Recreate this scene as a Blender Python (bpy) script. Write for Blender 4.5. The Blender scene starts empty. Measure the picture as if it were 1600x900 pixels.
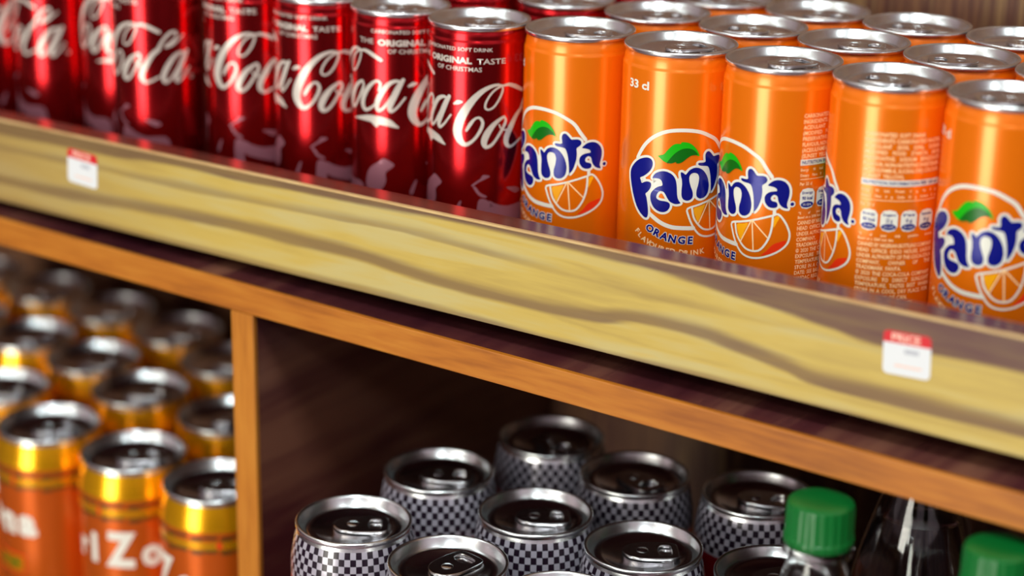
import bpy, bmesh, math, random
from mathutils import Vector, Matrix
from mathutils.geometry import tessellate_polygon

random.seed(7)
scene = bpy.context.scene
COL = scene.collection
S = 0.001            # shapes are written in millimetres
ZC = 1250.0          # height of the viewpoint above the floor (mm)

# ------------------------------------------------------------------ camera
cam_data = bpy.data.cameras.new('camera')
cam = bpy.data.objects.new('camera', cam_data)
COL.objects.link(cam)
fw = Vector((-0.53338928, 0.78156557, -0.32349827))
rt = Vector((0.82224425, 0.56883214, 0.01855758))
up = Vector((-0.19852018, 0.25609618, 0.94604677))
cam.matrix_world = Matrix(((rt.x, up.x, -fw.x, 0), (rt.y, up.y, -fw.y, 0), (rt.z, up.z, -fw.z, ZC * S), (0, 0, 0, 1)))
cam_data.sensor_width = 36.0
cam_data.lens = 3155.489 / 1600 * 36
cam_data.clip_start = 0.02
cam_data.dof.use_dof = True
cam_data.dof.focus_distance = 0.945
cam_data.dof.aperture_fstop = 3.3
scene.camera = cam

# ------------------------------------------------------------------ world, lights, exposure
world = bpy.data.worlds.new('world')
scene.world = world
world.use_nodes = True
world.node_tree.nodes['Background'].inputs[0].default_value = (0.75, 0.85, 1.0, 1)
world.node_tree.nodes['Background'].inputs[1].default_value = 0.6

def area(name, loc, size, size_y, power, color, rot):
    d = bpy.data.lights.new(name, 'AREA')
    d.shape = 'RECTANGLE'; d.size = size; d.size_y = size_y; d.energy = power; d.color = color
    o = bpy.data.objects.new(name, d); COL.objects.link(o)
    o.location = loc; o.rotation_euler = rot
    return o
# daylight through the glazed shop door across the aisle
area('door_daylight', (-1.06, -2.98, 1.06), 1.45, 2.1, 88, (1.0, 0.95, 0.82), (math.radians(90), 0, 0))
# ceiling panels
CEIL = 2.75
for lx, ly, pw in ((0.05, -0.2, 24), (-1.7, -0.3, 7), (1.6, -0.3, 8), (-1.7, -1.9, 8), (-0.3, -1.75, 10), (0.95, -1.75, 22)):
    area('ceiling_panel_light', (lx, ly, CEIL - 0.03), 0.5, 0.5, pw, (0.9, 1.0, 1.0), (0, 0, 0))

scene.view_settings.view_transform = 'Standard'
scene.view_settings.look = 'None'
scene.view_settings.gamma = 1.0
scene.view_settings.exposure = 0.0

# ------------------------------------------------------------------ materials
def srgb(r, g, b):
    f = lambda c: (c / 255 / 12.92) if c / 255 <= 0.04045 else ((c / 255 + 0.055) / 1.055) ** 2.4
    return (f(r), f(g), f(b), 1)

def mat(name, col, rough=0.5, metal=0.0, **kw):
    m = bpy.data.materials.new(name); m.use_nodes = True
    b = m.node_tree.nodes['Principled BSDF']
    b.inputs['Base Color'].default_value = col
    b.inputs['Roughness'].default_value = rough
    b.inputs['Metallic'].default_value = metal
    for k, v in kw.items():
        b.inputs[k.replace('_', ' ')].default_value = v
    return m

def nd(m, t, **kw):
    n = m.node_tree.nodes.new(t)
    for k, v in kw.items(): setattr(n, k, v)
    return n
def ln(m, a, b): m.node_tree.links.new(a, b)
def math_node(m, op, a, b=None, c=None, clamp=False):
    n = nd(m, 'ShaderNodeMath', operation=op); n.use_clamp = clamp
    for i, v in enumerate((a, b, c)):
        if v is None: continue
        if isinstance(v, (int, float)): n.inputs[i].default_value = v
        else: ln(m, v, n.inputs[i])
    return n.outputs[0]
def ramp(m, fac, stops):
    n = nd(m, 'ShaderNodeValToRGB'); el = n.color_ramp.elements
    while len(el) < len(stops): el.new(0.5)
    for e, (p, c) in zip(el, stops): e.position = p; e.color = c
    ln(m, fac, n.inputs[0]); return n.outputs[0]
def mixc(m, fac, a, b):
    n = nd(m, 'ShaderNodeMix', data_type='RGBA')
    for sock, v in ((n.inputs[0], fac), (n.inputs[6], a), (n.inputs[7], b)):
        if isinstance(v, (tuple, float, int)): sock.default_value = v
        else: ln(m, v, sock)
    return n.outputs[2]

def wood(name, stops, scale, stretch, rough=0.35, distort=1.0, detail=6, fine=0.12, bump=0.05, **kw):
    """grain along the axis whose stretch is small; scale in cycles per metre"""
    m = mat(name, (1, 1, 1, 1), rough, **kw)
    b = m.node_tree.nodes['Principled BSDF']
    tc = nd(m, 'ShaderNodeTexCoord'); mp = nd(m, 'ShaderNodeMapping')
    mp.inputs['Scale'].default_value = stretch
    ln(m, tc.outputs['Object'], mp.inputs[0])
    n1 = nd(m, 'ShaderNodeTexNoise'); n1.inputs['Scale'].default_value = scale
    n1.inputs['Detail'].default_value = detail; n1.inputs['Distortion'].default_value = distort
    n1.inputs['Roughness'].default_value = 0.62
    ln(m, mp.outputs[0], n1.inputs['Vector'])
    n2 = nd(m, 'ShaderNodeTexNoise'); n2.inputs['Scale'].default_value = scale * 9
    n2.inputs['Detail'].default_value = 4
    ln(m, mp.outputs[0], n2.inputs['Vector'])
    f = math_node(m, 'MULTIPLY_ADD', math_node(m, 'SUBTRACT', n2.outputs[0], 0.5), fine * 4, n1.outputs[0], True)
    ln(m, ramp(m, f, stops), b.inputs['Base Color'])
    bp = nd(m, 'ShaderNodeBump'); bp.inputs['Strength'].default_value = bump; bp.inputs['Distance'].default_value = 0.0006
    ln(m, n2.outputs[0], bp.inputs['Height']); ln(m, bp.outputs[0], b.inputs['Normal'])
    return m

M = {}
M['orange'] = mat('orange_can_paint', srgb(242, 120, 8), 0.26, 0.3, Coat_Weight=0.22, Coat_Roughness=0.12)
M['red'] = mat('red_can_ink', srgb(184, 27, 34), 0.22, 0.95, Coat_Weight=0.12, Coat_Roughness=0.08)
M['alu'] = mat('bare_aluminium', (0.78, 0.81, 0.82, 1), 0.26, 1.0)
M['panel'] = mat('lid_panel_aluminium', (0.72, 0.70, 0.72, 1), 0.16, 1.0)
M['alu_dark'] = mat('tab_aluminium', (0.62, 0.62, 0.63, 1), 0.2, 1.0)
M['white'] = mat('white_print', srgb(226, 226, 214), 0.3)
M['blue'] = mat('blue_print', srgb(8, 20, 128), 0.22, 0.15)
M['leaf'] = mat('light_green_print', srgb(20, 175, 10), 0.3)
M['leafd'] = mat('dark_green_print', srgb(0, 100, 12), 0.3)
M['cream'] = mat('cream_print', srgb(252, 214, 158), 0.3)
M['yellow'] = mat('yellow_print', srgb(244, 165, 8), 0.3)
M['deep'] = mat('red_orange_print', srgb(226, 50, 14), 0.3)
M['silver'] = mat('pale_silver_print', srgb(214, 206, 196), 0.3, 0.25)
M['haze'] = mat('faded_print', srgb(150, 96, 110), 0.35, 0.3)
M['gold'] = mat('gold_can_paint', srgb(246, 176, 12), 0.26, 0.75, Coat_Weight=0.3, Coat_Roughness=0.1)
M['tea'] = mat('orange_tea_paint', srgb(226, 104, 22), 0.26, 0.62, Coat_Weight=0.2)
M['bandk'] = mat('dark_band_print', srgb(70, 52, 12), 0.35)
M['black'] = mat('black_print', srgb(26, 12, 28), 0.3)
M['chk'] = mat('check_white_print', srgb(176, 172, 184), 0.25, 0.2, Coat_Weight=0.5, Coat_Roughness=0.1)
M['erd'] = mat('crimson_label', srgb(150, 8, 24), 0.28, 0.4)
M['eor'] = mat('orange_label', srgb(232, 96, 20), 0.3, 0.3)
M['egr'] = mat('green_label', srgb(20, 130, 60), 0.3, 0.2)
M['cap'] = mat('green_cap_plastic', srgb(0, 98, 36), 0.38, 0.0, Subsurface_Weight=0.0)
M['pet'] = mat('clear_plastic', (0.96, 0.97, 0.97, 1), 0.06, 0.0, IOR=1.4, Transmission_Weight=1.0)
M['drink'] = mat('clear_drink', (0.95, 0.97, 0.96, 1), 0.0, 0.0, IOR=1.33, Transmission_Weight=1.0)
M['tagw'] = mat('white_paper', srgb(220, 224, 226), 0.6)
M['tagr'] = mat('red_sticker_ink', srgb(206, 18, 34), 0.5)
M['tagp'] = mat('pale_sticker_ink', srgb(240, 196, 176), 0.5)
M['tagg'] = mat('grey_sticker_ink', srgb(178, 182, 190), 0.6)

M['oak'] = wood('orange_oak_edging', [(0.25, srgb(146, 80, 14)), (0.5, srgb(176, 104, 24)), (0.75, srgb(190, 122, 36))], 30, (0.10, 1, 1), 0.42, 1.2, fine=0.2)
M['oak_v'] = wood('orange_oak_edging_upright', [(0.25, srgb(154, 88, 20)), (0.5, srgb(182, 112, 30)), (0.75, srgb(194, 126, 40))], 30, (1, 1, 0.10), 0.42, 1.2, fine=0.2)
WAL = [(0.3, srgb(50, 16, 27)), (0.5, srgb(80, 38, 40)), (0.72, srgb(128, 84, 66))]
M['wal_y'] = wood('dark_walnut_laminate', WAL, 11, (1, 0.12, 1), 0.22, 1.0, detail=4, fine=0.06, bump=0.02)
M['wal_x'] = wood('dark_walnut_lip_top', [(0.3, srgb(84, 40, 34)), (0.7, srgb(110, 62, 46))], 30, (0.08, 1, 1), 0.2, 1.0, bump=0.0, Specular_IOR_Level=0.8)
M['wall'] = wood('walnut_wall_panel', [(0.32, srgb(70, 36, 34)), (0.48, srgb(122, 84, 56)), (0.56, srgb(84, 48, 40)), (0.7, srgb(158, 124, 78))], 18, (1, 1, 0.05), 0.45, 0.6)
M['floor'] = mat('grey_floor_tile', srgb(128, 100, 108), 0.3)
M['plaster'] = mat('pale_mauve_plaster', srgb(196, 178, 188), 0.8)
M['dark_reflect'] = mat('dark_plum_reflection_panel', srgb(58, 30, 42), 0.6)  # for the added panels that the cans reflect as dark
M['ceiling'] = mat('white_ceiling', srgb(235, 235, 232), 0.9)
M['frame'] = mat('dark_metal_frame', srgb(60, 56, 58), 0.4, 0.6)
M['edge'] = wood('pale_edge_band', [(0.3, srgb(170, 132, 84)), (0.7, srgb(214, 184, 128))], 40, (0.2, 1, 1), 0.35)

def lip_material():
    """yellowish veneer whose dark heart-grain lines wander along the board"""
    m = mat('yellow_walnut_veneer', (1, 1, 1, 1), 0.42)
    b = m.node_tree.nodes['Principled BSDF']
    tc = nd(m, 'ShaderNodeTexCoord'); sx = nd(m, 'ShaderNodeSeparateXYZ')
    ln(m, tc.outputs['Object'], sx.inputs[0])
    # object space starts at the shelf's own origin
    x = math_node(m, 'ADD', sx.outputs[0], -0.42); z = math_node(m, 'ADD', sx.outputs[2], (-318.0 + ZC) * S)
    # board coordinates: u along (0..1), v across (0 bottom .. 1 top)
    u = math_node(m, 'DIVIDE', math_node(m, 'ADD', x, 1.0), 0.9)
    zt = math_node(m, 'MULTIPLY_ADD', x, 0.00807, 0.9776)
    zb = math_node(m, 'MULTIPLY_ADD', x, 0.0027, 0.9254)
    v = math_node(m, 'DIVIDE', math_node(m, 'SUBTRACT', z, zb), math_node(m, 'SUBTRACT', zt, zb))
    mp = nd(m, 'ShaderNodeMapping'); mp.inputs['Scale'].default_value = (0.09, 1, 1)
    ln(m, tc.outputs['Object'], mp.inputs[0])
    def noise(scale, det, dis=0.0):
        n = nd(m, 'ShaderNodeTexNoise'); n.inputs['Scale'].default_value = scale
        n.inputs['Detail'].default_value = det; n.inputs['Distortion'].default_value = dis
        ln(m, mp.outputs[0], n.inputs['Vector']); return n.outputs[0]
    wob = math_node(m, 'MULTIPLY', math_node(m, 'SUBTRACT', noise(140, 4), 0.5), 0.10)
    vw = math_node(m, 'ADD', v, wob)
    def curve(pts):
        n = nd(m, 'ShaderNodeFloatCurve'); c = n.mapping.curves[0]
        while len(c.points) < len(pts): c.points.new(0.5, 0.5)
        for p, (px, pv) in zip(c.points, pts): p.location = ((px + 1000) / 900, pv)
        n.mapping.update(); ln(m, u, n.inputs[1]); return n.outputs[0]
    def band(centre, half_lo, half_hi, soft_lo, soft_hi):
        d = math_node(m, 'SUBTRACT', vw, centre)          # >0 above
        lo = nd(m, 'ShaderNodeMapRange', interpolation_type='SMOOTHSTEP'); ln(m, d, lo.inputs[0])
        lo.inputs[1].default_value = -half_lo - soft_lo; lo.inputs[2].default_value = -half_lo
        hi = nd(m, 'ShaderNodeMapRange', interpolation_type='SMOOTHSTEP'); ln(m, d, hi.inputs[0])
        hi.inputs[1].default_value = half_hi; hi.inputs[2].default_value = half_hi + soft_hi
        return math_node(m, 'MULTIPLY', lo.outputs[0], math_node(m, 'SUBTRACT', 1.0, hi.outputs[0]))
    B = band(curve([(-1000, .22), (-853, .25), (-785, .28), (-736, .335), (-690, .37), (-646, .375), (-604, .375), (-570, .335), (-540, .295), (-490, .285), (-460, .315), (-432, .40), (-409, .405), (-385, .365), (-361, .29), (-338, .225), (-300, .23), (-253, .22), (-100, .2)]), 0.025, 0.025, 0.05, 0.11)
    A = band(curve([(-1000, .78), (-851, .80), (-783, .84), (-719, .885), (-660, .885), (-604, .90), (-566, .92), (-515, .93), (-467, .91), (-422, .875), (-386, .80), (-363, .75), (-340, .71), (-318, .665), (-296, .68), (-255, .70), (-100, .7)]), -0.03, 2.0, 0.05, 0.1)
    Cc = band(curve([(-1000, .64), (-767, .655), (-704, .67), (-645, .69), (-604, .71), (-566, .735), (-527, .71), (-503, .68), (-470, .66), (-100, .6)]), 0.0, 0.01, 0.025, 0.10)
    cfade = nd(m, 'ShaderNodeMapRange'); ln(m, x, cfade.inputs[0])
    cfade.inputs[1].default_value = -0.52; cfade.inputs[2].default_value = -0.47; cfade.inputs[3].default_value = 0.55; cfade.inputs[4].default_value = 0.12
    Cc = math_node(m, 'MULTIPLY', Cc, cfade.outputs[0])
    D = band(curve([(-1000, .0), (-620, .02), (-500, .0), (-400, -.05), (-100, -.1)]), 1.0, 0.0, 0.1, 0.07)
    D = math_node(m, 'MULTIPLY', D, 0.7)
    g1 = noise(220, 5, 0.4); g2 = noise(60, 3, 0.8)
    base = ramp(m, math_node(m, 'ADD', math_node(m, 'MULTIPLY', g2, 0.7), math_node(m, 'MULTIPLY', g1, 0.3)),
                [(0.32, srgb(166, 140, 72)), (0.48, srgb(192, 166, 82)), (0.6, srgb(190, 174, 112)), (0.75, srgb(198, 166, 74))])
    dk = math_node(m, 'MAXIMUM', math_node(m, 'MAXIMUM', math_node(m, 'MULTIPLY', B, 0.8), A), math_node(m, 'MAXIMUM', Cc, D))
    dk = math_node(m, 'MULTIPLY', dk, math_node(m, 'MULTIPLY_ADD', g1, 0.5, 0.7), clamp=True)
    darkc = ramp(m, u, [(0.2, srgb(118, 92, 58)), (0.6, srgb(110, 82, 60)), (0.78, srgb(92, 56, 48)), (1.0, srgb(72, 38, 40))])
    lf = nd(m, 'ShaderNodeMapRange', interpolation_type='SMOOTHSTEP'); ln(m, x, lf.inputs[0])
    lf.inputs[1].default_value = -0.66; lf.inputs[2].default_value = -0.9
    base = mixc(m, math_node(m, 'MULTIPLY', lf.outputs[0], 0.75), base, srgb(150, 122, 74))   # browner tint at the left end stands in for light falling off
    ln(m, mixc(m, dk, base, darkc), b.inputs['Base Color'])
    return m
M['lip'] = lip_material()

# ------------------------------------------------------------------ mesh helpers
def link(name, me, parent=None, loc=None):
    o = bpy.data.objects.new(name, me); COL.objects.link(o)
    if parent is not None: o.parent = parent
    if loc is not None: o.location = loc
    return o
def mesh(name, verts, faces, mats, mi=None, smooth=False, angle=None):
    me = bpy.data.meshes.new(name)
    me.from_pydata([tuple(c * S for c in v) for v in verts], [], faces)
    for m in mats: me.materials.append(m)
    if mi is not None: me.polygons.foreach_set('material_index', mi)
    if smooth:
        me.polygons.foreach_set('use_smooth', [True] * len(me.polygons))
        if angle: me.set_sharp_from_angle(angle=math.radians(angle))
    me.update(); return me
def box_vf(x0, y0, z0, x1, y1, z1):
    v = [(x0, y0, z0), (x1, y0, z0), (x1, y1, z0), (x0, y1, z0), (x0, y0, z1), (x1, y0, z1), (x1, y1, z1), (x0, y1, z1)]
    f = [(0, 3, 2, 1), (4, 5, 6, 7), (0, 1, 5, 4), (1, 2, 6, 5), (2, 3, 7, 6), (3, 0, 4, 7)]
    return v, f
def boxes(name, bs, m, parent=None, bevel=0.0):
    """boxes in camera-height millimetres (z=0 at the viewpoint height)"""
    V, F = [], []
    for b in bs:
        v, f = box_vf(*b); n = len(V)
        V += [(p[0], p[1], p[2] + ZC) for p in v]; F += [tuple(i + n for i in q) for q in f]
    me = mesh(name, V, F, [m])
    if bevel:
        bm = bmesh.new(); bm.from_mesh(me)
        bmesh.ops.bevel(bm, geom=bm.edges[:], offset=bevel * S, segments=2, affect='EDGES', profile=0.5)
        bm.to_mesh(me); bm.free()
    return link(name, me, parent)
def lathe(name, prof, seg, mats, ring_mat=None, face_mat=None, angle=35, close=True, top=True):
    V, F, MI = [], [], []
    for r, z in prof:
        for i in range(seg):
            a = 2 * math.pi * i / seg; V.append((r * math.cos(a), r * math.sin(a), z))
    for j in range(len(prof) - 1):
        for i in range(seg):
            k = (i + 1) % seg
            F.append((j * seg + i, j * seg + k, (j + 1) * seg + k, (j + 1) * seg + i))
            MI.append(face_mat(j, i) if face_mat else (ring_mat[j] if ring_mat else 0))
    if close:
        n = len(prof)
        for j, rev in (((0, True), (n - 1, False)) if top else ((0, True),)):
            if prof[j][0] > 0.01:
                loop = [j * seg + i for i in range(seg)]
                F.append(tuple(reversed(loop)) if rev else tuple(loop)); MI.append((ring_mat[min(j, n - 2)] if ring_mat else 0) if not face_mat else 0)
    return mesh(name, V, F, mats, MI, True, angle)

def crom(pts, closed=True, n=3):
    """smooth a traced outline; works on tuples of any length"""
    out = []; L = len(pts)
    rng = range(L) if closed else range(L - 1)
    for i in rng:
        if closed: p0, p1, p2, p3 = (pts[(i + k) % L] for k in (-1, 0, 1, 2))
        else: p0, p1, p2, p3 = pts[max(i - 1, 0)], pts[i], pts[i + 1], pts[min(i + 2, L - 1)]
        for j in range(n):
            t = j / n
            out.append(tuple(0.5 * (2 * b + (c - a) * t + (2 * a - 5 * b + 4 * c - d) * t * t + (3 * b - a - 3 * c + d) * t ** 3) for a, b, c, d in zip(p0, p1, p2, p3)))
    if not closed: out.append(tuple(pts[-1]))
    return out

class Print:
    """flat print collected in (s, z) millimetres, then laid round a cylinder"""
    def __init__(self, R): self.R = R; self.chunks = []
    def tri(self, verts, faces, m, layer): self.chunks.append((verts, faces, m, layer))
    def poly(self, pts, m, layer, smooth=True):
        p = crom(pts) if smooth else [tuple(q) for q in pts]
        t = tessellate_polygon([[Vector((a[0], a[1], 0)) for a in p]])
        self.tri(p, [tuple(x) for x in t], m, layer); return p
    def stroke(self, pts, w, m, layer, closed=False, caps=True, n=3):
        P = crom([(p[0], p[1], p[2] if len(p) > 2 else w) for p in pts], closed, n)
        self.ribbon(P, m, layer, closed, caps)
    def ribbon(self, P, m, layer, closed=False, caps=True):
        V, F = [], []; L = len(P)
        for i in range(L):
            a = P[(i - 1) % L] if closed or i > 0 else P[i]
            b = P[(i + 1) % L] if closed or i < L - 1 else P[i]
            dx, dz = b[0] - a[0], b[1] - a[1]; q = math.hypot(dx, dz) or 1
            nx, nz = -dz / q, dx / q; h = P[i][2] / 2
            V += [(P[i][0] + nx * h, P[i][1] + nz * h), (P[i][0] - nx * h, P[i][1] - nz * h)]
        for i in range(L if closed else L - 1):
            k = (i + 1) % L; F.append((2 * i, 2 * i + 1, 2 * k + 1, 2 * k))
        if caps:
            for c in (P[0], P[-1]):
                self.disc(c[0], c[1], c[2] / 2, m, layer)
        self.tri(V, F, m, layer)
    def disc(self, s, z, r, m, layer, rz=None, n=12):
        rz = rz or r
        self.tri([(s + r * math.cos(2 * math.pi * i / n), z + rz * math.sin(2 * math.pi * i / n)) for i in range(n)], [tuple(range(n))], m, layer)
    def rect(self, s0, z0, s1, z1, m, layer): self.tri([(s0, z0), (s1, z0), (s1, z1), (s0, z1)], [(0, 1, 2, 3)], m, layer)
    def text(self, body, s, z, h, m, layer, rot=0.0, bold=0.0, align='CENTER', width=None, sx=1.0, vcentre=True):
        V, F, wd = glyphs(body, bold)
        k = h / CAP; sc = k * sx
        if width: sc = width / wd
        off = {'CENTER': -wd / 2, 'LEFT': 0, 'RIGHT': -wd}[align]
        c, sn = math.cos(rot), math.sin(rot)
        out = []
        for x, y in V:
            a, b = (x + off) * sc, (y - (CAP / 2 if vcentre else 0)) * k
            out.append((s + a * c - b * sn, z + a * sn + b * c))
        self.tri(out, F, m, layer); return wd * sc
    def build(self, name, mats, step=2.0, base=0.05, flat=False):
        V, F, MI = [], [], []
        for verts, faces, m, layer in self.chunks:
            bm = bmesh.new()
            vs = [bm.verts.new((v[0], v[1], 0)) for v in verts]
            for f in faces:
                try: bm.faces.new([vs[i] for i in f])
                except ValueError: pass
            if not flat:
                lo = min(v[0] for v in verts); hi = max(v[0] for v in verts)
                k = math.floor(lo / step) + 1
                while k * step < hi:
                    g = bm.verts[:] + bm.edges[:] + bm.faces[:]
                    bmesh.ops.bisect_plane(bm, geom=g, plane_co=(k * step, 0, 0), plane_no=(1, 0, 0)); k += 1
            bm.normal_update()
            n = len(V); bm.verts.index_update()
            r = self.R + base + 0.05 * layer
            for v in bm.verts:
                if flat: V.append((v.co.x, -(base + 0.05 * layer), v.co.y))
                else:
                    a = v.co.x / self.R; V.append((r * math.sin(a), -r * math.cos(a), v.co.y))
            for f in bm.faces:
                idx = [v.index + n for v in f.verts]
                if f.normal.z < 0: idx.reverse()
                F.append(tuple(idx)); MI.append(m)
            bm.free()
        return mesh(name, V, F, mats, MI, not flat)

_gl = {}
def glyphs(body, bold=0.0):
    key = (body, bold)
    if key in _gl: return _gl[key]
    c = bpy.data.curves.new('lettering', 'FONT'); c.body = body; c.size = 10; c.offset = bold; c.resolution_u = 2
    o = bpy.data.objects.new('lettering', c); COL.objects.link(o)
    dg = bpy.context.evaluated_depsgraph_get(); dg.update()
    me = bpy.data.meshes.new_from_object(o.evaluated_get(dg))
    V = [(v.co.x, v.co.y) for v in me.vertices]; F = [tuple(p.vertices) for p in me.polygons]
    bpy.data.objects.remove(o); bpy.data.curves.remove(c); bpy.data.meshes.remove(me)
    x0 = min(v[0] for v in V); x1 = max(v[0] for v in V)
    _gl[key] = ([(x - x0, y) for x, y in V], F, x1 - x0); return _gl[key]
CAP = 1.0
_v = glyphs('H')[0]; CAP = max(y for x, y in _v)

def justify(P, words, s0, width, z, h, m, layer, full=True):
    ws = words.split(); k = h / CAP
    lens = [glyphs(w)[2] * k * 0.82 for w in ws]
    gap = (width - sum(lens)) / (len(ws) - 1) if full and len(ws) > 1 else h * 0.55
    if gap < h * 0.3:
        f = (width - h * 0.3 * (len(ws) - 1)) / sum(lens); lens = [l * f for l in lens]; gap = h * 0.3
    s = s0
    for w, l in zip(ws, lens):
        P.text(w, s, z, h, m, layer, align='LEFT', width=l, bold=0.2); s += l + gap

def tag(o, label=None, cat=None, group=None, kind=None):
    if label: o['label'] = label
    if cat: o['category'] = cat
    if group: o['group'] = group
    if kind: o['kind'] = kind
    return o
def empty(name, x, y, z):
    o = bpy.data.objects.new(name, None); COL.objects.link(o)
    o.empty_display_size = 0.02; o.location = (x * S, y * S, (z + ZC) * S); return o
def copy_tree(o, parent=None):
    c = o.copy(); COL.objects.link(c)
    if parent is not None: c.parent = parent
    for ch in list(o.children): copy_tree(ch, c)
    return c

# ------------------------------------------------------------------ room shell (millimetres, z from viewpoint height)
FL, CE, YB, YF, XL, XR = -1250, CEIL * 1000 - 1250, 1012, -3000, -3300, 2300
tag(boxes('floor', [(XL - 100, YF - 100, FL - 60, XR + 100, YB + 100, FL)], M['floor']), kind='structure')
tag(boxes('ceiling', [(XL - 100, YF - 100, CE, XR + 100, YB + 100, CE + 60)], M['ceiling']), kind='structure')
tag(boxes('wall_back', [(XL, YB, FL, XR, YB + 60, CE)], M['wall']), kind='structure')
tag(boxes('wall_left', [(XL - 60, YF, FL, XL, YB, CE)], M['plaster']), kind='structure')
tag(boxes('wall_right', [(XR, YF, FL, XR + 60, YB, CE)], M['plaster']), kind='structure')
DX0, DX1, DZ = -1840, -280, FL + 2120
tag(boxes('wall_front', [(XL, YF - 60, FL, DX0, YF, CE), (DX1, YF - 60, FL, XR, YF, CE), (DX0, YF - 60, DZ, DX1, YF, CE)], M['plaster']), kind='structure')
tag(boxes('reflection_panel_1', [(XL, YF, FL, DX0, YF + 30, FL + 1350), (DX1, YF, FL, XR, YF + 30, FL + 1350)], M['dark_reflect']), kind='structure')  # unseen dark panels, added to give the cans dark reflections
tag(boxes('reflection_panel_2', [(XL, YF + 30, FL, XL + 30, YB, FL + 1350)], M['dark_reflect']), kind='structure')
tag(boxes('reflection_panel_3', [(XR - 30, YF + 30, FL, XR, YB, FL + 1350)], M['dark_reflect']), kind='structure')
tag(boxes('door_1', [(DX0, YF - 50, FL, DX0 + 50, YF - 10, DZ), (DX1 - 50, YF - 50, FL, DX1, YF - 10, DZ), (DX0 + 50, YF - 50, DZ - 60, DX1 - 50, YF - 10, DZ)], M['frame']), kind='structure')

# ------------------------------------------------------------------ lower cabinet
YO = 727.3
X0, X1 = -1260, 420
def zot(x): return -337.9 - 0.00585 * x
def zob(x): return -353.3 - 0.0058 * x
CFL = -610            # compartment floor
cab = empty('drinks_cabinet', -420, YO, FL)
tag(cab, 'low wooden drinks cabinet with orange oak edging under the upper shelf', 'cabinet')
coff = Vector(cab.location)
def cpart(o):
    o.data.transform(Matrix.Translation(-coff)); o.parent = cab; return o
def slab(name, pts_front, y0, y1, m):
    """board whose front outline is a quad in x,z"""
    V = [(x, y0, z + ZC) for x, z in pts_front] + [(x, y1, z + ZC) for x, z in pts_front]
    F = [(0, 1, 2, 3), (7, 6, 5, 4), (1, 0, 4, 5), (2, 1, 5, 6), (3, 2, 6, 7), (0, 3, 7, 4)]
    me = mesh(name, V, F, [m])
    bm = bmesh.new(); bm.from_mesh(me); bmesh.ops.recalc_face_normals(bm, faces=bm.faces[:]); bm.to_mesh(me); bm.free()
    return me
def bev(me, w):
    bm = bmesh.new(); bm.from_mesh(me)
    bmesh.ops.recalc_face_normals(bm, faces=bm.faces[:])
    bmesh.ops.bevel(bm, geom=bm.edges[:], offset=w * S, segments=2, affect='EDGES', profile=0.5)
    bm.to_mesh(me); bm.free(); return me
q = [(X0, zob(X0)), (X1, zob(X1)), (X1, zot(X1)), (X0, zot(X0))]
cpart(link('edge_strip', bev(slab('edge_strip', q, YO, YO + 3, M['oak']), 0.5)))
cpart(link('top_board', slab('top_board', q, YO + 3, YB - 2, M['wal_y'])))
DL, DR = -671.3, -656.2
zt0 = zob(-665) - 0.3
cpart(link('divider_edge', bev(slab('divider_edge', [(DL, CFL), (DR, CFL), (DR, zt0), (DL, zt0)], YO, YO + 3, M['oak_v']), 0.4)))
cpart(boxes('divider', [(DL, YO + 3, CFL, DR, YB - 2, zt0 - 1.2)], M['wal_y']))
cpart(boxes('side_panel', [(X0, YO, CFL, X0 + 16, YB - 2, zob(X0) - 0.5)], M['wal_y']))
cpart(boxes('side_panel', [(X1 - 16, YO, CFL, X1, YB - 2, zob(X1) - 0.5)], M['wal_y']))
cpart(boxes('bottom_board', [(X0, YO - 120, CFL - 18, X1, YB - 2, CFL)], M['wal_y']))
cpart(boxes('plinth', [(X0, YO - 90, FL, X1, YB - 2, CFL - 18)], M['wal_y']))

# ------------------------------------------------------------------ upper shelf with raised front lip
YL = 738.2
def zlt(x): return -272.4 + 0.00807 * x
def zlb(x): return -324.6 + 0.0027 * x
ZS = -318.0
shelf = empty('display_shelf', -420, YL, ZS)
tag(shelf, 'upper wooden shelf with yellow walnut front lip carrying the soda cans', 'shelf')
soff = Vector(shelf.location)
def spart(o):
    if o.location.length > 1e-6: o.location = o.location - soff
    else: o.data.transform(Matrix.Translation(-soff))
    o.parent = shelf; return o
TL = 15.0
q = [(X0, zlb(X0)), (X1, zlb(X1)), (X1, zlt(X1) - 1.2), (X0, zlt(X0) - 1.2)]
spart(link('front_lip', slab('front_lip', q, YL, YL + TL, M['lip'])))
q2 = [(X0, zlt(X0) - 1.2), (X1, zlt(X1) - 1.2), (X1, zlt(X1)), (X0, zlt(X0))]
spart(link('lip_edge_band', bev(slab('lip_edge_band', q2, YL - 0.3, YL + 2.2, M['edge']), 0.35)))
spart(link('lip_top', slab('lip_top', q2, YL + 2.2, YL + TL, M['wal_x'])))
spart(boxes('shelf_board', [(X0, YL + TL, ZS - 9, X1, YB - 2, ZS)], M['wal_y']))
for bx in (X0 + 30, X1 - 60):
    spart(boxes('batten', [(bx, YL + 40, zot(bx) - 0.2 if bx < 0 else zot(bx), bx + 30, YB - 30, ZS - 9)], M['wal_y']))

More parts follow.
